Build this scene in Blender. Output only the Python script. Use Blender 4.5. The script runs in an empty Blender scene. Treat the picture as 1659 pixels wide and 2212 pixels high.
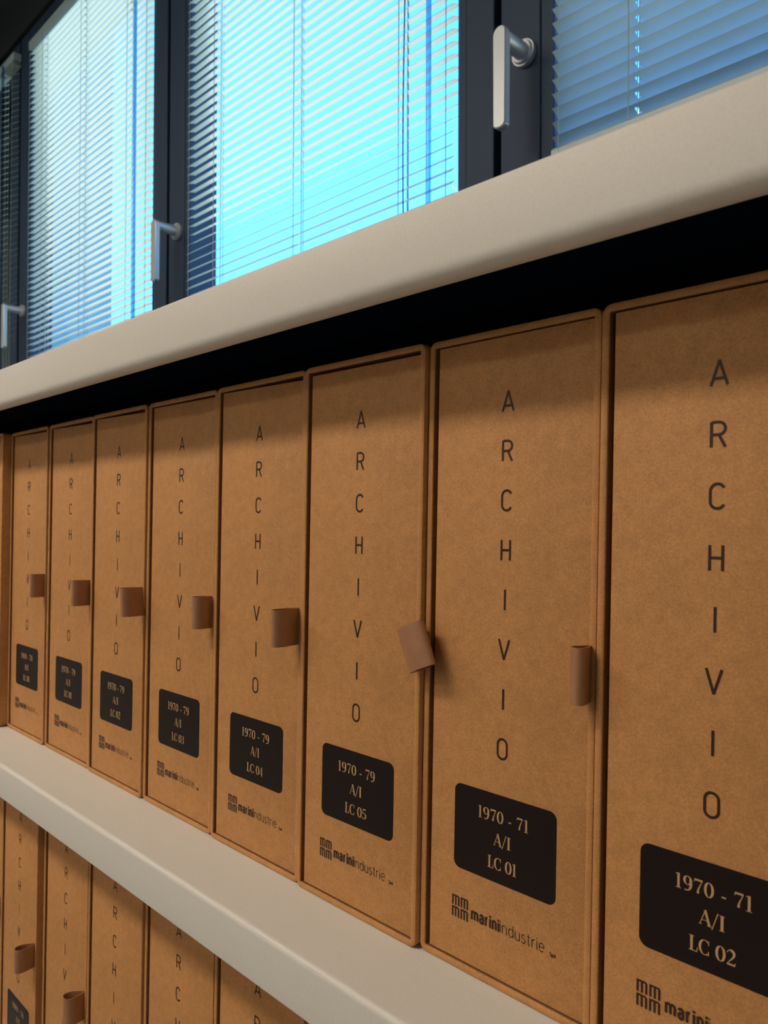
import bpy, math, random
from mathutils import Matrix, Vector
random.seed(4)
SC = bpy.context.scene
COL = SC.collection
EY = 1.45            # eye height of the photographer above the floor

# ------------------------------------------------------------------ camera
yaw, pit, rol, FPX = 0.78545, 0.01194, 0.00414, 1651.0
F = Vector((-math.cos(yaw)*math.cos(pit), math.sin(yaw)*math.cos(pit), math.sin(pit)))
R = Vector((math.sin(yaw), math.cos(yaw), 0)); U = R.cross(F)
c, s = math.cos(rol), math.sin(rol)
R2 = c*R + s*U; U2 = -s*R + c*U
cam_d = bpy.data.cameras.new('camera'); cam = bpy.data.objects.new('camera', cam_d); COL.objects.link(cam)
m = Matrix.Identity(4)
for i in range(3):
    m[i][0] = R2[i]; m[i][1] = U2[i]; m[i][2] = -F[i]
m[2][3] = EY
cam.matrix_world = m
cam_d.sensor_fit = 'VERTICAL'; cam_d.sensor_height = 36; cam_d.sensor_width = 27
cam_d.lens = FPX/2212*36
cam_d.clip_start = 0.01; cam_d.clip_end = 200
cam_d.dof.use_dof = True; cam_d.dof.focus_distance = 0.47; cam_d.dof.aperture_fstop = 19
SC.camera = cam

# ------------------------------------------------------------------ exposure, sky, lamp settings
SC.view_settings.view_transform = 'Standard'
try: SC.view_settings.look = 'None'
except Exception: pass
SC.view_settings.gamma = 1.0; SC.view_settings.exposure = 0.0
SC.view_settings.use_curve_mapping = False
LAMP_STRENGTH = 27.0
LAMP_COLOR = (1.0, 0.87, 0.71)
SKY_COLOR = (0.46, 1.6, 3.6)
SKY_HIGH = (0.05, 0.62, 2.8)
GROUND_COLOR = (4.1, 2.9, 2.0)
SKY_STRENGTH = 1.0

w = bpy.data.worlds.new('sky'); SC.world = w; w.use_nodes = True
nt = w.node_tree; nt.nodes.clear()
out = nt.nodes.new('ShaderNodeOutputWorld'); bg = nt.nodes.new('ShaderNodeBackground')
tc = nt.nodes.new('ShaderNodeTexCoord'); sx = nt.nodes.new('ShaderNodeSeparateXYZ'); cr = nt.nodes.new('ShaderNodeValToRGB')
mp = nt.nodes.new('ShaderNodeMapRange')
mp.inputs[1].default_value = -1; mp.inputs[2].default_value = 1
nt.links.new(tc.outputs['Generated'], sx.inputs[0]); nt.links.new(sx.outputs[2], mp.inputs[0])
nt.links.new(mp.outputs[0], cr.inputs[0]); nt.links.new(cr.outputs[0], bg.inputs[0]); nt.links.new(bg.outputs[0], out.inputs[0])
e = cr.color_ramp.elements
e[0].position = 0.49; e[0].color = (*GROUND_COLOR, 1); e[1].position = 0.53; e[1].color = (0.60, 1.8, 2.8, 1)
x = e.new(0.69); x.color = (*SKY_COLOR, 1)
x = e.new(0.80); x.color = (0.27, 1.05, 3.2, 1)
x = e.new(0.90); x.color = (*SKY_HIGH, 1)
bg.inputs[1].default_value = SKY_STRENGTH

# ------------------------------------------------------------------ materials
def mat(name, color, rough=0.6, metal=0.0, spec=0.5, noise=None, bump=None, transl=0.0):
    M = bpy.data.materials.new(name); M.use_nodes = True
    n = M.node_tree.nodes; l = M.node_tree.links; b = n['Principled BSDF']
    b.inputs['Base Color'].default_value = (*color, 1); b.inputs['Roughness'].default_value = rough
    b.inputs['Metallic'].default_value = metal; b.inputs['Specular IOR Level'].default_value = spec
    t = n.new('ShaderNodeTexCoord')
    if noise:
        last = None
        for (scale, amt, detail) in noise:
            ns = n.new('ShaderNodeTexNoise'); ns.inputs['Scale'].default_value = scale; ns.inputs['Detail'].default_value = detail
            l.new(t.outputs['Object'], ns.inputs['Vector'])
            r = n.new('ShaderNodeMapRange'); r.inputs[1].default_value = 0.3; r.inputs[2].default_value = 0.7
            r.inputs[3].default_value = 1-amt; r.inputs[4].default_value = 1+amt
            l.new(ns.outputs[0], r.inputs[0])
            mx = n.new('ShaderNodeMix'); mx.data_type = 'RGBA'; mx.blend_type = 'MULTIPLY'; mx.inputs[0].default_value = 1
            if last is None: mx.inputs[6].default_value = (*color, 1)
            else: l.new(last, mx.inputs[6])
            l.new(r.outputs[0], mx.inputs[7]); last = mx.outputs[2]
        l.new(last, b.inputs['Base Color'])
    if bump:
        scale, strength, dist = bump
        ns = n.new('ShaderNodeTexNoise'); ns.inputs['Scale'].default_value = scale; ns.inputs['Detail'].default_value = 3
        l.new(t.outputs['Object'], ns.inputs['Vector'])
        bp = n.new('ShaderNodeBump'); bp.inputs['Strength'].default_value = strength; bp.inputs['Distance'].default_value = dist
        l.new(ns.outputs[0], bp.inputs['Height']); l.new(bp.outputs[0], b.inputs['Normal'])
    if transl:
        tr = n.new('ShaderNodeBsdfTranslucent'); tr.inputs[0].default_value = (*color, 1)
        ms = n.new('ShaderNodeMixShader'); ms.inputs[0].default_value = transl
        l.new(b.outputs[0], ms.inputs[1]); l.new(tr.outputs[0], ms.inputs[2]); l.new(ms.outputs[0], n['Material Output'].inputs[0])
    return M

KRAFT = mat('kraft_board', (0.54, 0.262, 0.096), 0.62, spec=0.3, noise=[(22, .06, 3), (150, .07, 2), (1100, .13, 1)], bump=(1400, .25, .0002))
KRAFT_GAP_SHADE = mat('kraft_board_gap_shade', (0.22, 0.10, 0.04), 0.8, noise=[(300, .1, 2)])  # shade of the drawer gaps, painted into the sleeve's inner faces
INK = mat('brown_foil', (0.040, 0.016, 0.006), 0.42, spec=0.35)
PLATE = mat('black_label', (0.012, 0.006, 0.005), 0.45, spec=0.22, noise=[(800, .15, 1)])
GOLD = mat('beige_print', (0.56, 0.34, 0.16), 0.45)
RIBBON = mat('brown_satin', (0.38, 0.175, 0.080), 0.27, spec=0.9, noise=[(60, .08, 2)], bump=(2500, .1, .0001))
WHITE = mat('white_laminate', (0.72, 0.705, 0.66), 0.42, spec=0.4, noise=[(700, .025, 1)], bump=(900, .12, .0001))
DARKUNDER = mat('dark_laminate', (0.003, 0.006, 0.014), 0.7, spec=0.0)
FRAME = mat('anodised_grey_frame', (0.026, 0.050, 0.095), 0.5, metal=0.0, spec=0.2, noise=[(900, .08, 1)])
GASKET = mat('black_gasket', (0.006, 0.012, 0.02), 0.7, spec=0.2)
METAL = mat('satin_grey_metal', (0.50, 0.54, 0.58), 0.35, metal=0.35, spec=0.5, noise=[(1500, .04, 1)])
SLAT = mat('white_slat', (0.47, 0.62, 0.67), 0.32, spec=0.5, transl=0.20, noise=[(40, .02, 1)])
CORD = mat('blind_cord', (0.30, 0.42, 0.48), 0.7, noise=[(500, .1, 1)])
BLACKCORD = mat('black_cord', (0.02, 0.05, 0.08), 0.6, noise=[(500, .1, 1)])
WALL = mat('white_plaster', (0.62, 0.60, 0.56), 0.85, noise=[(60, .03, 3)], bump=(200, .1, .001))
DARKWALL = mat('dark_paint', (0.010, 0.020, 0.028), 0.7, noise=[(60, .05, 3)])
CEIL = mat('dark_ceiling', (0.030, 0.042, 0.050), 0.85, noise=[(40, .05, 3)])
FLOOR = mat('grey_carpet', (0.20, 0.18, 0.16), 0.95, noise=[(300, .15, 2)], bump=(600, .3, .003))
FACADE = mat('facade_render', (0.06, 0.20, 0.30), 0.9, noise=[(.6, .12, 3)])

def clear_mat(name, tint, gloss, rough=.03):
    M = bpy.data.materials.new(name); M.use_nodes = True
    n = M.node_tree.nodes; l = M.node_tree.links; n.clear()
    o = n.new('ShaderNodeOutputMaterial'); t = n.new('ShaderNodeBsdfTransparent'); t.inputs[0].default_value = (*tint, 1)
    g = n.new('ShaderNodeBsdfGlossy'); g.inputs['Roughness'].default_value = rough
    lw = n.new('ShaderNodeLayerWeight'); lw.inputs[0].default_value = 0.5
    pw = n.new('ShaderNodeMath'); pw.operation = 'POWER'; pw.inputs[1].default_value = 5; l.new(lw.outputs['Facing'], pw.inputs[0])
    fr = n.new('ShaderNodeMath'); fr.operation = 'MULTIPLY_ADD'; fr.inputs[1].default_value = .8; fr.inputs[2].default_value = gloss; l.new(pw.outputs[0], fr.inputs[0])
    ms = n.new('ShaderNodeMixShader'); l.new(fr.outputs[0], ms.inputs[0]); l.new(t.outputs[0], ms.inputs[1]); l.new(g.outputs[0], ms.inputs[2])
    l.new(ms.outputs[0], o.inputs[0]); return M
GLASS = clear_mat('window_glass', (0.82, 0.97, 1.0), .03)
ACRYL = clear_mat('clear_acrylic', (0.35, 0.62, 0.88), .06, .3)

def lamp_mat():
    M = bpy.data.materials.new('lamp_diffuser'); M.use_nodes = True
    n = M.node_tree.nodes; l = M.node_tree.links; b = n['Principled BSDF']
    b.inputs['Base Color'].default_value = (.9, .9, .9, 1)
    b.inputs['Emission Color'].default_value = (*LAMP_COLOR, 1); b.inputs['Emission Strength'].default_value = LAMP_STRENGTH
    return M
LAMPM = lamp_mat()

# ------------------------------------------------------------------ mesh helpers
class MB:
    def __init__(s): s.v = []; s.f = []; s.mi = []
    def add(s, vs, fs, mi=0):
        k = len(s.v); s.v += [tuple(p) for p in vs]; s.f += [tuple(i+k for i in q) for q in fs]; s.mi += [mi]*len(fs)
    def box(s, x0, x1, y0, y1, z0, z1, mi=0):
        s.add([(x0,y0,z0),(x1,y0,z0),(x1,y1,z0),(x0,y1,z0),(x0,y0,z1),(x1,y0,z1),(x1,y1,z1),(x0,y1,z1)],
              [(0,3,2,1),(4,5,6,7),(0,1,5,4),(1,2,6,5),(2,3,7,6),(3,0,4,7)], mi)
    def rings(s, rings, closed=True, cap0=False, cap1=False, mi=0):
        n = len(rings[0]); vs = [p for r in rings for p in r]; fs = []
        for a in range(len(rings)-1):
            for i in range(n if closed else n-1):
                j = (i+1) % n
                fs.append((a*n+i, a*n+j, (a+1)*n+j, (a+1)*n+i))
        if cap0: fs.append(tuple(range(n-1, -1, -1)))
        if cap1: fs.append(tuple((len(rings)-1)*n+i for i in range(n)))
        s.add(vs, fs, mi)
    def xprofile(s, pts, x0, x1, mi=0):       # closed (y, z) outline extruded along x
        s.rings([[(x0, y, z) for y, z in pts], [(x1, y, z) for y, z in pts]], True, True, True, mi)
    def build(s, name, mats, parent=None, smooth=False, shear=0.0, bevel=0.0):
        me = bpy.data.meshes.new(name)
        v = [(x + shear*z, y, z) for x, y, z in s.v] if shear else s.v
        me.from_pydata(v, [], s.f)
        if not isinstance(mats, (list, tuple)): mats = [mats]
        for q in mats: me.materials.append(q)
        for p, mi in zip(me.polygons, s.mi): p.material_index = mi; p.use_smooth = smooth
        import bmesh
        bm = bmesh.new(); bm.from_mesh(me)
        if smooth is not None and len(s.f) < 20000: bmesh.ops.recalc_face_normals(bm, faces=bm.faces)
        if bevel:
            bmesh.ops.bevel(bm, geom=list(bm.edges), offset=bevel, segments=2, affect='EDGES', profile=0.5)
        bm.to_mesh(me); bm.free(); me.update()
        o = bpy.data.objects.new(name, me); COL.objects.link(o)
        if parent is not None: o.parent = parent
        if smooth:
            try: me.set_sharp_from_angle(angle=math.radians(40))
            except Exception: pass
        return o

def empty(name, loc):
    o = bpy.data.objects.new(name, None); COL.objects.link(o); o.location = loc; o.empty_display_size = .02
    return o
def tag(o, label=None, cat=None, group=None, kind=None):
    if label: o['label'] = label
    if cat: o['category'] = cat
    if group: o['group'] = group
    if kind: o['kind'] = kind
    return o
def rrect(x0, x1, z0, z1, r, y, n=5):
    P = []
    for cx, cz, a in ((x1-r, z1-r, 0), (x0+r, z1-r, 90), (x0+r, z0+r, 180), (x1-r, z0+r, 270)):
        for i in range(n+1):
            t = math.radians(a + 90*i/n); P.append((cx + r*math.cos(t), y, cz + r*math.sin(t)))
    return P

# ------------------------------------------------------------------ lettering by pen strokes
def arc(cx, cy, rx, ry, a0, a1, n=12):
    return [(cx + rx*math.cos(math.radians(a0+(a1-a0)*i/n)), cy + ry*math.sin(math.radians(a0+(a1-a0)*i/n))) for i in range(n+1)]
# capital sans (centre lines, cap height 1): width, strokes
SANS = {
 'A': (.66, [[(0,0),(.33,1)], [(.33,1),(.66,0)], [(.10,.27),(.56,.27)]]),
 'R': (.56, [[(0,0),(0,1)], [(0,1),(.30,1)]+arc(.30,.745,.255,.255,90,-90,12)+[(0,.49)], [(.30,.49),(.56,0)]]),
 'C': (.56, [arc(.29,.71,.29,.29,25,180,10)+arc(.29,.29,.29,.29,180,335,10)]),
 'H': (.52, [[(0,0),(0,1)], [(.52,0),(.52,1)], [(0,.5),(.52,.5)]]),
 'I': (0, [[(0,0),(0,1)]]),
 'V': (.62, [[(0,1),(.31,0)], [(.31,0),(.62,1)]]),
 'O': (.56, [arc(.28,.72,.28,.28,0,180,12)+arc(.28,.28,.28,.28,180,360,12)+[(.56,.72)]]),
}
# lower case sans, x-height 1 (used heavy and light)
LOW = {
 'm': (1.30, [[(0,0),(0,1)], arc(.325,.68,.325,.32,180,0,8)+[(.65,0)], arc(.975,.68,.325,.32,180,0,8)+[(1.30,0)]]),
 'n': (.66, [[(0,0),(0,1)], arc(.33,.67,.33,.33,180,0,10)+[(.66,0)]]),
 'a': (.66, [arc(.33,.70,.32,.30,160,0,8)+[(.65,0)], [(.65,.58),(.34,.56)]+arc(.30,.28,.30,.28,95,300,10)+[(.65,.22)]]),
 'r': (.42, [[(0,0),(0,1)], arc(.38,.55,.38,.45,180,85,8)]),
 'i': (0, [[(0,0),(0,1)], [(0,1.22),(0,1.40)]]),
 'd': (.70, [[(.70,0),(.70,1.42)], arc(.35,.5,.35,.5,0,360,20)]),
 'u': (.66, [[(0,1)]+arc(.33,.33,.33,.33,180,360,10), [(.66,0),(.66,1)]]),
 's': (.56, [arc(.28,.75,.26,.25,30,180,8)+[(.06,.62),(.28,.52),(.52,.40)]+arc(.28,.25,.27,.25,10,-150,10)]),
 't': (.36, [[(.16,1.3),(.16,.22)]+arc(.34,.2,.18,.2,180,270,5), [(-.04,1),(.36,1)]]),
 'e': (.70, [[(.02,.52),(.70,.52)]+arc(.36,.5,.34,.5,0,315,18)]),
 'S': (.70, [arc(.35,1.06,.32,.30,30,180,8)+[(.06,.92),(.35,.72),(.62,.52)]+arc(.35,.32,.33,.32,10,-150,10)]),
 'p': (.66, [[(0,-.4),(0,1)], arc(.33,.5,.33,.5,0,360,16)]),
 'A': (.95, [[(0,0),(.47,1.4)], [(.47,1.4),(.95,0)], [(.16,.42),(.79,.42)]]),
}
T, K = .042, .165      # hairline and stem of the serif face
def st(pts, ws): return (pts, ws)
SERIF = {
 '0': (.54, [(arc(.27,.5,.22,.47,0,360,28), 'v')]),
 '1': (.40, [([(.20,0),(.20,1)], K), ([(.20,.97),(.03,.92)], T*1.4), ([(.03,.02),(.37,.02)], T)]),
 '9': (.52, [(arc(.25,.69,.20,.28,0,360,22), 'v'), (arc(.19,.48,.27,.46,30,-65,12), 'v'), ([(.07,.06),(.13,.03),(.30,.04)], T*1.8)]),
 '7': (.52, [([(.03,.93),(.52,.93)], .13), ([(.04,.93),(.02,.76)], T), ([(.50,.93),(.38,.62),(.28,.35),(.24,.05)], [T,.06,.10,.17])]),
 '6': (.52, [(arc(.27,.31,.20,.28,0,360,22), 'v'), (arc(.33,.52,.27,.46,210,115,12), 'v'), ([(.45,.94),(.39,.97),(.22,.96)], T*1.8)]),
 '2': (.54, [(arc(.25,.74,.20,.23,170,-20,12)+[(.36,.50),(.20,.28),(.06,.06)], [T*1.5,T,T,T,.08,.12,.15,.17,.18,.18,.17,.15,.13,.10,.06,T]), ([(.04,.06),(.50,.06)], .12), ([(.50,.05),(.52,.24)], T)]),
 '3': (.52, [(arc(.23,.75,.19,.22,150,-90,12), 'v'), (arc(.22,.27,.22,.25,90,-150,14), 'v')]),
 '4': (.54, [([(.37,0),(.37,1)], K*.9), ([(.37,1),(.03,.27)], T), ([(.02,.27),(.54,.27)], T*1.3), ([(.24,.02),(.50,.02)], T)]),
 '5': (.52, [([(.10,.93),(.44,.93)], .13), ([(.10,.97),(.07,.50)], T), (arc(.22,.32,.23,.28,125,-150,14), 'v')]),
 'A': (.72, [([(.03,.02),(.35,1)], T*1.2), ([(.33,1),(.60,.02)], K), ([(.12,.32),(.50,.32)], T), ([(-.05,.02),(.14,.02)], T), ([(.46,.02),(.74,.02)], T)]),
 '/': (.34, [([(-.02,-.12),(.32,1.05)], T*1.5)]),
 'I': (.36, [([(.18,0),(.18,1)], K*1.1), ([(.02,.02),(.34,.02)], T), ([(.02,.98),(.34,.98)], T)]),
 'L': (.56, [([(.18,0),(.18,1)], K), ([(.02,.98),(.34,.98)], T), ([(.02,.02),(.52,.02)], T*1.3), ([(.50,.02),(.54,.30)], T*1.3)]),
 'C': (.66, [(arc(.35,.5,.29,.48,50,310,24), 'v'), ([(.58,.98),(.58,.68)], T*1.3), ([(.58,.02),(.58,.30)], T*1.3)]),
 '-': (.30, [([(.02,.34),(.28,.34)], .10)]),
 ' ': (.22, []),
}
def ribbon(mb, pts, wid, y, ext=0.0, back=0.00035):
    n = len(pts)
    if n < 2: return
    P = [Vector(p) for p in pts]
    clo = (P[0]-P[-1]).length < 1e-6
    L = []; Rr = []
    for i in range(n):
        if clo: a = P[i-1 if i > 0 else n-2]; b = P[i+1 if i < n-1 else 1]
        else: a = P[max(i-1, 0)]; b = P[min(i+1, n-1)]
        t = (b-a).normalized(); nn = Vector((-t.y, t.x))
        if 0 < i < n-1 or clo:
            t1 = (P[i]-a); t1 = t1.normalized() if t1.length > 1e-9 else t
            k = 1/max(.6, abs(nn.dot(Vector((-t1.y, t1.x)))))
        else: k = 1
        ww = wid(i, t) if callable(wid) else (wid[i] if isinstance(wid, list) else wid)
        q = P[i].copy()
        if not clo and ext:
            if i == 0: q -= t*ext
            if i == n-1: q += t*ext
        L.append(q + nn*ww*.5*k); Rr.append(q - nn*ww*.5*k)
    vs = [(p.x, y, p.y) for p in L] + [(p.x, y, p.y) for p in Rr]
    fs = [(i, i+1, n+i+1, n+i) for i in range(n-1)]
    mb.add(vs, fs)
def text(mb, font, txt, x, z, h, stroke, y, track=.3, center=True, xs=1.0):
    wtot = sum(font[ch][0]*h*xs for ch in txt) + track*h*(len(txt)-1)
    cx = x - wtot/2 if center else x
    k = 0
    for ch in txt:
        wd, strokes = font[ch]
        for sk in strokes:
            k += 1; yy = y - .000004*(k % 5)
            if font is SERIF:
                pts, ww = sk
                P = [(cx + px*h*xs, z + pz*h) for px, pz in pts]
                if ww == 'v': f = (lambda i, t: h*(T*1.1 + (K-T)*abs(t.y)**2.2))
                elif isinstance(ww, list): f = [q*h for q in (ww + [ww[-1]]*99)[:len(P)]]
                else: f = ww*h
                ribbon(mb, P, f, yy)
            else:
                P = [(cx + px*h*xs, z + pz*h) for px, pz in sk]
                ribbon(mb, P, stroke, yy, ext=(stroke*.15 if len(P) == 2 else 0))
        cx += wd*h*xs + track*h
    return cx

# ------------------------------------------------------------------ room shell
X0, X1, Y0, YW = -4.6, 1.9, -2.9, 0.90
ZC = EY + 1.72
def struct(name, mb, mt):
    o = mb.build(name, mt); tag(o, kind='structure'); return o
b = MB(); b.box(X0, X1, Y0, 1.1, -.1, 0); struct('floor', b, FLOOR)
b = MB(); b.box(X0-.1, X1+.1, Y0-.1, 1.1, ZC, ZC+.1); struct('ceiling', b, CEIL)
b = MB(); b.box(X0-.1, X0, Y0-.1, 1.1, 0, ZC); struct('wall_left', b, WALL)
b = MB(); b.box(X1, X1+.1, Y0-.1, 1.1, 0, ZC); struct('wall_right', b, WALL)
b = MB(); b.box(X0, X1, Y0-.1, Y0, 0, ZC); struct('wall_front', b, WALL)
ZSILL, ZHEAD = EY+.32, EY+1.56
XA, XB = -1.5253-.951*2-.09, -.745+.951+.075
b = MB(); b.box(X0, X1, .70, 1.1, 0, ZSILL)
b.box(X0, XA, .90, 1.1, ZSILL, ZC); b.box(XB, X1, .90, 1.1, ZSILL, ZC)
struct('wall_back', b, WALL)
b = MB(); b.box(XA, XB, .895, 1.1, ZHEAD, ZC); o = struct('wall_upper', b, DARKWALL)
b = MB(); b.box(XA, XB, .66, .90, ZSILL, ZSILL+.02); struct('trim_1', b, FRAME)
# wing of the same building seen through the left windows
b = MB(); b.box(-40, -17.8, 8, 8.4, -8, 16)
for k in range(9):
    for j in range(6): b.box(-39+k*2.3, -37.6+k*2.3, 7.96, 8.0, -6+j*3.4, -4.3+j*3.4)
struct('wall_outside', b, FACADE)
b = MB(); b.box(-3.50, -2.72, .992, 1.01, ZSILL, ZHEAD); struct('added_dark_panel', b, DARKWALL)   # made-up dark panel, added outside the leftmost window to darken its opening

# ------------------------------------------------------------------ ceiling lamps
def ceiling_lamp(x, y, wx, wy, label):
    r = empty('ceiling_lamp', (x, y, ZC)); tag(r, label, 'ceiling lamp', 'ceiling lamps over the aisle')
    b = MB(); b.box(-wx/2-.02, wx/2+.02, -wy/2-.02, wy/2+.02, -.05, 0); b.build('housing', METAL, r, bevel=.004)
    b = MB(); b.box(-wx/2, wx/2, -wy/2, wy/2, -.056, -.0505); b.build('diffuser', LAMPM, r)
ceiling_lamp(-2.7, -1.12, 1.2, .28, 'long ceiling lamp above the aisle, at the left boxes')
ceiling_lamp(-1.1, -1.12, 1.2, .28, 'long ceiling lamp above the aisle, nearest the viewer')
ceiling_lamp(-1.6, -2.55, .9, .28, 'long ceiling lamp at the far side of the aisle, behind the viewer')

# ------------------------------------------------------------------ windows
PER = .951
def frame_ring(mb, x0, x1, z0, z1, wl, wr, wb, wt, y0, y1):
    mb.box(x0, x0+wl, y0, y1, z0, z1); mb.box(x1-wr, x1, y0, y1, z0, z1)
    mb.box(x0+wl, x1-wr, y0, y1, z0, z0+wb); mb.box(x0+wl, x1-wr, y0, y1, z1-wt, z1)
def cyl(mb, c0, c1, r0, r1, n=24, cap=True):
    c0, c1 = Vector(c0), Vector(c1); d = (c1-c0).normalized()
    a = d.orthogonal().normalized(); bb = d.cross(a)
    rg = [[c0 + (a*math.cos(2*math.pi*i/n)+bb*math.sin(2*math.pi*i/n))*r0 for i in range(n)],
          [c1 + (a*math.cos(2*math.pi*i/n)+bb*math.sin(2*math.pi*i/n))*r1 for i in range(n)]]
    mb.rings(rg, True, cap, cap)
def window(k, num):
    xl = -1.5253 + PER*k; xr = -.745 + PER*k
    zt = EY + 1.497; zb = EY + .47
    r = empty('window_%d' % num, ((xl+xr)/2, .93, ZSILL)); tag(r, kind='structure')
    r.matrix_basis = Matrix.Translation(((xl+xr)/2, .93, ZSILL+.02))
    ox, oy, oz = (xl+xr)/2, .93, ZSILL+.02
    # fixed outer frame behind the gap between neighbouring sashes
    b = MB()
    frame_ring(b, xl-.0960, xr+.0760, ZSILL+.02, ZHEAD, .016, .016, .02, .03, .925, .99)
    b.v = [(x-ox, y-oy, z-oz) for x, y, z in b.v]; b.build('window_frame', GASKET, r)
    b = MB()
    frame_ring(b, xl-.0889, xr+.0690, ZSILL+.03, ZHEAD-.012, .0673, .052, .025, .040, .90, .97)
    b.v = [(x-ox, y-oy, z-oz) for x, y, z in b.v]; sash = b.build('sash', FRAME, r, bevel=.002)
    b = MB()
    frame_ring(b, xl-.0211, xr+.0165, zb-.012, zt+.012, .0211, .0165, .012, .012, .9015, .972)
    b.v = [(x-ox, y-oy, z-oz) for x, y, z in b.v]; b.build('glazing_bead', FRAME, sash, bevel=.0015)
    b = MB(); b.box(xl-.01, xr+.01, .9615, .9655, zb-.01, zt+.01)
    b.v = [(x-ox, y-oy, z-oz) for x, y, z in b.v]; b.build('glass_pane', GLASS, r)
    # handle on the left stile
    hx, hz = xl-.046, EY+.662
    b = MB()
    cyl(b, (hx, .8998, hz), (hx, .893, hz), .0185, .0185, 32); cyl(b, (hx, .893, hz), (hx, .889, hz), .0165, .0150, 32)
    cyl(b, (hx, .889, hz), (hx+.001, .846, hz), .0118, .0100, 28)
    b.v = [(x-ox, y-oy, z-oz) for x, y, z in b.v]
    h = b.build('window_handle', METAL, r, smooth=True)
    rings = []
    hw, z1, z0 = .0108, hz+.0115, EY+.5336
    def outline(hw, z0, z1, y):
        P = [(hx+.001 + hw*math.cos(math.radians(t)), y, z1-hw + hw*math.sin(math.radians(t))) for t in range(0, 181, 15)]
        P += [(hx+.001 + hw*.93*math.cos(math.radians(t)), y, z0+hw*.55 + hw*.55*math.sin(math.radians(t))) for t in range(180, 361, 20)]
        return P
    b = MB()
    b.rings([outline(hw-.0015, z0+.0015, z1-.0015, .848), outline(hw, z0, z1, .8465), outline(hw, z0, z1, .8375), outline(hw-.0015, z0+.0015, z1-.0015, .836)], True, True, True)
    b.v = [(x-ox, y-oy, z-oz) for x, y, z in b.v]
    b.build('lever', METAL, h, smooth=True)
for k, num in ((-2, 1), (-1, 2), (0, 3), (1, 4)): window(k, num)

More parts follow.
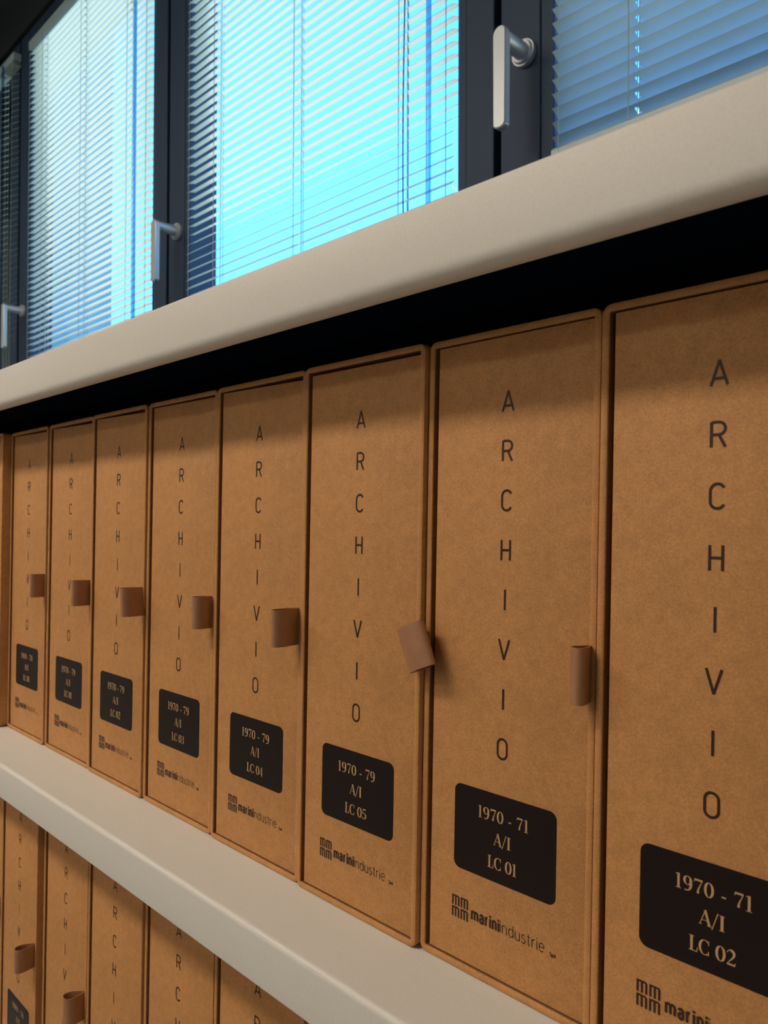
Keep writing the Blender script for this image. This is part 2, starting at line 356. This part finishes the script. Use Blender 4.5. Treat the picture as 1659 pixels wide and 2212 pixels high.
# ------------------------------------------------------------------ venetian blinds
PITCH, SW = .0195, .025
def tilt_at(tau, z):
    if tau is None: return 0
    if not isinstance(tau, list): return tau
    for (a, p), (b_, q) in zip(tau, tau[1:]):
        if z <= b_: return p + (q-p)*max(0, (z-a))/(b_-a)
    return tau[-1][1]
def blind(k, tau, label, zbot, xl=None, xr=None, yc=.902, wand=None, pull=False, phase=.6415, sw=SW):
    xl = (-1.5253 + PER*k + .003) if xl is None else xl
    xr = (-.745 + PER*k - .003) if xr is None else xr
    zt = 1.478
    r = empty('venetian_blind', ((xl+xr)/2, yc, EY+zt)); tag(r, label, 'blind', 'venetian blinds in the windows')
    ox, oy, oz = (xl+xr)/2, yc, EY+zt
    def put(b): b.v = [(x-ox, y-oy, z-oz) for x, y, z in b.v]; return b
    lad = [xl+.1125, (xl+xr)/2, xr-.1125]
    # slats: shallow arched strips with cord slots
    xs = [xl]
    for q in lad: xs += [q-.0022+.007, q+.0022+.007]
    xs.append(xr)
    segs = 8; ct = .9
    b = MB()
    z = phase + PITCH*math.ceil((zbot+.012-phase)/PITCH)
    while z < zt-.012 and tau is not None:
        jit = random.uniform(-.7, .7); ta = tilt_at(tau, z) + jit; c2, s2 = math.cos(math.radians(ta)), math.sin(math.radians(ta))
        prof = []
        for i in range(segs+1):
            u = -sw/2 + sw*i/segs; h = .0016*(1-(2*u/sw)**2)
            prof.append((yc + u*c2 - h*s2, EY + z + u*s2 + h*c2))
        n = segs+1
        vs = [(xx, p[0], p[1]) for xx in xs for p in prof]; fs = []
        for a in range(len(xs)-1):
            slot = (a % 2 == 1)
            for i in range(segs):
                if slot and 2 <= i <= 4: continue
                fs.append((a*n+i, (a+1)*n+i, (a+1)*n+i+1, a*n+i+1))
        b.add(vs, fs); z += PITCH
    if tau is not None: put(b).build('slats', SLAT, r, smooth=True)
    else:                       # raised: only a few slats left bunched on the rails, ladder tapes hanging free
        b = MB()
        for i in range(5): b.box(xl, xr, yc-sw/2, yc+sw/2, EY+zt-.012-.0022*i, EY+zt-.0112-.0022*i)
        put(b).build('slats', SLAT, r)
        for q in (xr-.014, xr-.105):
            b = MB(); zz = zbot
            while zz < zt-.03:
                b.add([(q-.011, yc-.012, EY+zz), (q+.003, yc-.012, EY+zz), (q+.010, yc+.010, EY+zz+.013), (q-.004, yc+.010, EY+zz+.013)], [(0, 1, 2, 3)])
                b.add([(q-.011, yc-.0125, EY+zz-.0008), (q+.003, yc-.0125, EY+zz-.0008), (q+.003, yc-.012, EY+zz), (q-.011, yc-.012, EY+zz)], [(0, 1, 2, 3)])
                zz += PITCH
            put(b).build('ladder_tape', SLAT, r)
    b = MB(); b.box(xl, xr, yc-.0125, yc+.0125, EY+zt-.006, EY+zt+.019); put(b).build('head_rail', SLAT, r, bevel=.0015)
    b = MB(); b.xprofile([(yc-.0125, EY+zbot-.004), (yc-.0125, EY+zbot+.004), (yc-.009, EY+zbot+.008), (yc+.009, EY+zbot+.008), (yc+.0125, EY+zbot+.004), (yc+.0125, EY+zbot-.004)], xl, xr)
    put(b).build('bottom_rail', SLAT, r)
    yo = sw/2*abs(ct)
    for q in lad:
        b = MB()
        b.box(q-.0007, q+.0007, yc-yo-.0012, yc-yo-.0004, EY+zbot, EY+zt)
        b.box(q-.0007, q+.0007, yc+yo+.0004, yc+yo+.0012, EY+zbot, EY+zt)
        b.box(q+.0085, q+.0098, yc-.0006, yc+.0006, EY+zbot, EY+zt)
        put(b).build('ladder_cord', CORD, r)
    for q in (xl+.0115, xr-.0115):
        b = MB(); b.box(q-.0005, q+.0005, yc-yo-.0014, yc-yo-.0004, EY+zbot, EY+zt); put(b).build('guide_wire', CORD, r)
    if wand:
        b = MB(); cyl(b, (wand, yc-.0175, EY+zt), (wand, yc-.0175, EY+zbot-.02), .0042, .0042, 8); put(b).build('tilt_wand', ACRYL, r)
    if pull:
        b = MB(); pr = None; N = 40
        for i in range(N+1):
            f = i/N; zz = EY+zt-(zt-zbot+.03)*f
            xx = xr-.083 - .010*math.sin(f*2.2) - .002*math.sin(f*9); p = (xx, yc-.020, zz)
            if pr: cyl(b, pr, p, .0011, .0011, 6, False)
            pr = p
        put(b).build('pull_cord', BLACKCORD, r)
    return r
blind(-2, None, 'raised blind with hanging ladder tapes at the left picture edge', .47, xl=-3.33, xr=-2.556, yc=.886, wand=-2.635)
blind(-1, [(.5, 12), (.65, 14), (.9, 20), (1.2, 29), (1.5, 32)], 'white venetian blind on the left, its slats nearly closing off the sky', .47, wand=-1.757, phase=.642)
blind(0, [(.5, 38.5), (.56, 36.5), (.605, 34), (.64, 27), (.67, 21), (.8, 21.5), (.98, 26), (1.2, 30), (1.5, 32)], 'white venetian blind in the middle window with bright sky between its open slats', .47, wand=-.790, pull=True, phase=.640)
blind(1, -30, 'blue-lit closed venetian blind at top right, right of the large handle', .500, phase=.634)

# ------------------------------------------------------------------ bookcase
def z(v): return EY+v
YS = .266
bk = empty('bookcase', (-1.2, .46, 0)); tag(bk, 'white shelving unit with thick boards carrying the kraft boxes', 'bookcase')
def bput(b): b.v = [(x+1.2, y-.46, q) for x, y, q in b.v]; return b
def board(z0, z1, rt, rb, x0=-2.98, x1=.58):
    P = []
    for i in range(7):
        a = math.radians(180-90*i/6); P.append((YS+rt+rt*math.cos(a), z1-rt+rt*math.sin(a)))
    P += [(.66, z1), (.66, z0)]
    for i in range(7):
        a = math.radians(270-90*i/6); P.append((YS+rb+rb*math.cos(a), z0+rb+rb*math.sin(a)))
    b = MB(); b.xprofile(P, x0, x1)
    return bput(b).build('shelf', WHITE, bk, smooth=True)
ZU0, ZU1, ZL0, ZL1 = z(.1115), z(.1497), z(-.2719), z(-.2398)
up = board(ZU0, ZU1, .0018, .0075)
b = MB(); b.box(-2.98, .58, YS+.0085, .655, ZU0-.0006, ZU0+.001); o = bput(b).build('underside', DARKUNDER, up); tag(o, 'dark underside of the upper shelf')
board(ZL0, ZL1, .0035, .0015)
ZB = z(-.2398-.3912)
board(ZB-.032, ZB, .0035, .0015)
board(.06, .092, .0035, .0015)
for xx in (-3.0, .58):
    b = MB(); b.box(xx, xx+.02, YS, .66, 0, ZU1); bput(b).build('side_panel', WHITE, bk, bevel=.001)
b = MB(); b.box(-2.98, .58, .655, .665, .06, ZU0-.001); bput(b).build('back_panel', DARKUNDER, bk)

# ------------------------------------------------------------------ archive boxes
W, H, DEP, TW = .1062, .3395, .30, .0038
SHEAR = .019
def smooth_loop(pts, n=8):
    out = []
    for i in range(len(pts)-1):
        p0 = pts[max(i-1, 0)]; p1 = pts[i]; p2 = pts[i+1]; p3 = pts[min(i+2, len(pts)-1)]
        for j in range(n):
            t = j/n
            out.append(tuple(.5*((2*p1[a]) + (-p0[a]+p2[a])*t + (2*p0[a]-5*p1[a]+4*p2[a]-p3[a])*t*t + (-p0[a]+3*p1[a]-3*p2[a]+p3[a])*t**3) for a in (0, 1)))
    out.append(pts[-1]); return out
def pull_tab(parent, prof, dx=0.0, tilt=0.0, hh=.0242, zc=.1698, skew=(0, 0), zs=0.0):
    # prof: (x, y) outline of the ribbon loop, seam at (0,0); tilt rotates it about the y axis, zs drops the tip
    P = smooth_loop(prof); b = MB(); n = len(P); th = .0005
    rings = []
    nz = 5
    nrm = []
    for i in range(n):
        a = P[max(i-1, 0)]; c_ = P[min(i+1, n-1)]; t = Vector((c_[0]-a[0], c_[1]-a[1])); t = t.normalized() if t.length > 1e-9 else Vector((0, 1))
        nrm.append(Vector((-t.y, t.x)))
    ct, sn = math.cos(math.radians(tilt)), math.sin(math.radians(tilt))
    cx = sum(p[0] for p in P)/n
    def pt(x, y, q):
        if tilt:
            xr_, zr_ = x-cx, q
            x, q = cx + xr_*ct + zr_*sn, -xr_*sn + zr_*ct
        return (W-TW-.0004 + dx + x + skew[0]*q, .0015+y, zc + q - zs*(-y)/.02)
    for side in (1, -1):
        g = []
        for j in range(nz+1):
            q = -hh/2 + hh*j/nz
            g.append([pt(P[i][0]+nrm[i].x*th*side*.5, P[i][1]+nrm[i].y*th*side*.5, q) for i in range(n)])
        rings.append(g)
        b.rings(g, closed=False)
    for j in (0, nz):
        b.rings([rings[0][j], rings[1][j]], closed=False)
    o = b.build('pull_tab', RIBBON, parent, smooth=True, shear=SHEAR)
    tag(o, 'brown ribbon loop pull tab')
FOLD = [(0, 0), (-.0040, -.005), (-.0072, -.011), (-.0078, -.0165), (-.0055, -.0193), (-.0018, -.0185), (.0004, -.0145), (.0007, -.008), (.0003, 0)]
def scaled(p, kx, ky): return [(x*kx, y*ky) for x, y in p]

def archive_box(x, yoff, z0, label, group, lines, tab=None, gaps=(.0009, .0009), detail=True, rz=0.0):
    r = empty('archive_box', (x, .32+yoff, z0+.0002)); r.rotation_euler = (0, 0, rz)
    tag(r, label, 'archive box', group)
    # sleeve
    b = MB()
    seq = [(.0, DEP), (.0, .0010), (.0003, .0003), (.0010, 0.0), (TW-.0008, 0.0), (TW-.0002, .0003), (TW, .0009), (TW, .03)]
    rings = [rrect(d, W-d, d, H-d, max(.0048-d, .0006), y) for d, y in seq]
    b.rings(rings[:-1], True, True, False)
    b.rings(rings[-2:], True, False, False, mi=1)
    b.build('sleeve', [KRAFT, KRAFT_GAP_SHADE], r, smooth=True, shear=SHEAR)
    # drawer
    gl, gr = .0022, .0003
    x0, x1, za, zb_ = TW+gl, W-TW-gr, TW+.0005, H-TW+.0004
    yf = .0015
    def quad(d, y): return [(x0+d, y, za+d), (x1-d, y, za+d), (x1-d, y, zb_-gaps[1]-d), (x0+d, y, zb_-gaps[0]-d)]
    b = MB(); b.rings([quad(0, .28), quad(0, yf+.0006), quad(.0002, yf+.0002), quad(.0007, yf)], True, True, True)
    b.build('drawer', KRAFT, r, smooth=True, shear=SHEAR)
    cx = W/2 + .0002
    # vertical title
    b = MB()
    for i, ch in enumerate('ARCHIVIO'):
        zc = .3015 - i*.02552
        wd = SANS[ch][0]*.0102
        text(b, SANS, ch, cx, zc-.0051, .0102, .00125, yf-.00012)
    o = b.build('title_lettering', INK, r, shear=SHEAR)
    # plate
    b = MB(); y1 = yf-.00022
    lx, rx, lz, tz = .0228, .0862, .0536, .0990
    b.rings([rrect(lx, rx, lz, tz, .0042, yf+.0001, 8), rrect(lx, rx, lz, tz, .0042, y1+.00005, 8), rrect(lx+.0001, rx-.0001, lz+.0001, tz-.0001, .0042, y1, 8)], True, True, True)
    pl = b.build('label_plate', PLATE, r, shear=SHEAR)
    if lines:
        b = MB()
        for t, zc, tr in zip(lines, (.0876, .0758, .0635), (.125, .05, .07)):
            text(b, SERIF, t, (lx+rx)/2, zc-.00315, .0063, .001, y1-.00010, track=tr, xs=1.1)
        b.build('label_text', GOLD, pl, shear=SHEAR)
    # logo
    if detail:
        b = MB(); yl = yf-.00012
        for cx0 in (.0220, .0279):
            for cz in (.0265, .0327):
                hgt = .0054; wdt = .0051; s_ = .00108
                b.box(cx0, cx0+wdt-.0006, yl, yf+.0001, cz+hgt-.0009, cz+hgt)
                b.add([(cx0+wdt-.0006, yl, cz+hgt), (cx0+wdt, yl, cz+hgt-.0007), (cx0+wdt, yl, cz+hgt-.0010), (cx0+wdt-.0006, yl, cz+hgt-.0010)], [(0, 1, 2, 3)])
                for j in range(3):
                    xx = cx0 + j*(wdt-s_)/2
                    b.box(xx, xx+s_, yl, yf+.0001, cz, cz+hgt-.0008)
        h = .0042
        e_ = text(b, LOW, 'marini', .0356, .0292, h, .00125, yl, track=.40, center=False, xs=.70)
        text(b, LOW, 'industrie', e_-.0005, .0292, h, .00044, yl, track=.30, center=False, xs=.94)
        text(b, LOW, 'SpA', .0836, .0292, .00125, .00034, yl, track=.22, center=False)
        b.build('logo', INK, r, shear=SHEAR)
    if tab: pull_tab(r, **tab)
    return r

UPB = 'archive boxes on the upper shelf'; LOB = 'archive boxes on the lower shelf'
up_x = [-1.0440, -.9372, -.8272, -.7198, -.6118, -.5042, -.3974, -.2906, -.1838]
Z0 = ZL1
T9 = '1970 - 79'; T1 = '1970 - 71'
archive_box(up_x[0], -.0090, Z0, 'kraft archive box cut off by the left picture edge, only its right side showing', UPB, None, detail=False)
archive_box(up_x[1], 0, Z0, 'kraft archive box with black label 1969 - 70 LC 01, smallest full box at far left', UPB, ['1969 - 70', 'A/I', 'LC 01'],
            dict(prof=scaled(FOLD, .8, .76), dx=.0020), gaps=(.0010, .0026))
archive_box(up_x[2], .0005, Z0, 'kraft archive box with black label 1970 - 79 LC 01', UPB, [T9, 'A/I', 'LC 01'],
            dict(prof=scaled(FOLD, .8, .90), dx=.0025), gaps=(.0012, .0030))
archive_box(up_x[3], -.0010, Z0, 'kraft archive box with black label 1970 - 79 LC 02', UPB, [T9, 'A/I', 'LC 02'],
            dict(prof=scaled(FOLD, .9, 1.0), dx=.0030, skew=(-.12, 0)), gaps=(.0010, .0030))
archive_box(up_x[4], 0, Z0, 'kraft archive box with black label 1970 - 79 LC 03', UPB, [T9, 'A/I', 'LC 03'],
            dict(prof=scaled(FOLD, 1.0, .78), dx=.0015), gaps=(.0011, .0018))
archive_box(up_x[5], -.0012, Z0, 'kraft archive box with black label 1970 - 79 LC 04', UPB, [T9, 'A/I', 'LC 04'],
            dict(prof=scaled(FOLD, .9, 1.0), zs=.0005), gaps=(.0010, .0028))
archive_box(up_x[6], -.0030, Z0, 'kraft archive box with black label 1970 - 79 LC 05 and a crooked ribbon tab', UPB, [T9, 'A/I', 'LC 05'],
            dict(prof=[(.0020, -.0018), (-.0050, -.0030), (-.0098, -.0055), (-.0085, -.0085), (.0005, -.0108), (.0085, -.0090), (.0095, -.0060), (.0040, -.0030), (.0022, -.0018)], dx=.0062, tilt=-23, hh=.0250, zc=.1705), gaps=(.0022, .0024))
archive_box(up_x[7], 0, Z0, 'kraft archive box with black label 1970 - 71 LC 01', UPB, [T1, 'A/I', 'LC 01'],
            dict(prof=[(0, 0), (-.0022, -.004), (-.0046, -.0085), (-.0036, -.0108), (.0000, -.0125), (.0024, -.0108), (.0022, -.006), (.0004, 0)], dx=.0006, hh=.0262, zc=.1690), gaps=(.0009, .0009))
archive_box(up_x[8], -.0012, Z0, 'kraft archive box with black label 1970 - 71 LC 02, largest at the right edge', UPB, [T1, 'A/I', 'LC 02'], None, gaps=(.0010, .0012))

lo_x = [-1.0530, -.9450, -.8290, -.7200, -.6110, -.5040, -.3950]
archive_box(lo_x[0], -.002, ZB, 'lower-shelf kraft archive box cut by the left picture edge, dark tab showing', LOB, None,
            dict(prof=scaled(FOLD, 1.0, .8), zc=.180), detail=False)
archive_box(lo_x[1], -.003, ZB, 'kraft archive box on the lower shelf, corner of its label in view', LOB, ['1969 - 70', 'A/I', 'LC 01'],
            dict(prof=scaled(FOLD, 1.3, 1.0), zc=.168, zs=.002), detail=False)
archive_box(lo_x[2], 0, ZB, 'kraft archive box on the lower shelf, ribbon tab cut by the bottom edge', LOB, None,
            dict(prof=scaled(FOLD, 1.5, .92), zc=.166, zs=.002, skew=(-.1, 0)), detail=False)
archive_box(lo_x[3], -.001, ZB, 'kraft archive box on the lower shelf showing letters A R C H I', LOB, None, None, detail=False)
archive_box(lo_x[4], 0, ZB, 'kraft archive box on the lower shelf showing only the letters A R C H', LOB, None, None, detail=False)
archive_box(lo_x[5], 0, ZB, 'kraft archive box on the lower shelf showing only A and the top of R', LOB, None, None, detail=False)
archive_box(lo_x[6], 0, ZB, 'kraft archive box on the lower shelf, rightmost sliver at the bottom edge', LOB, None, None, detail=False)
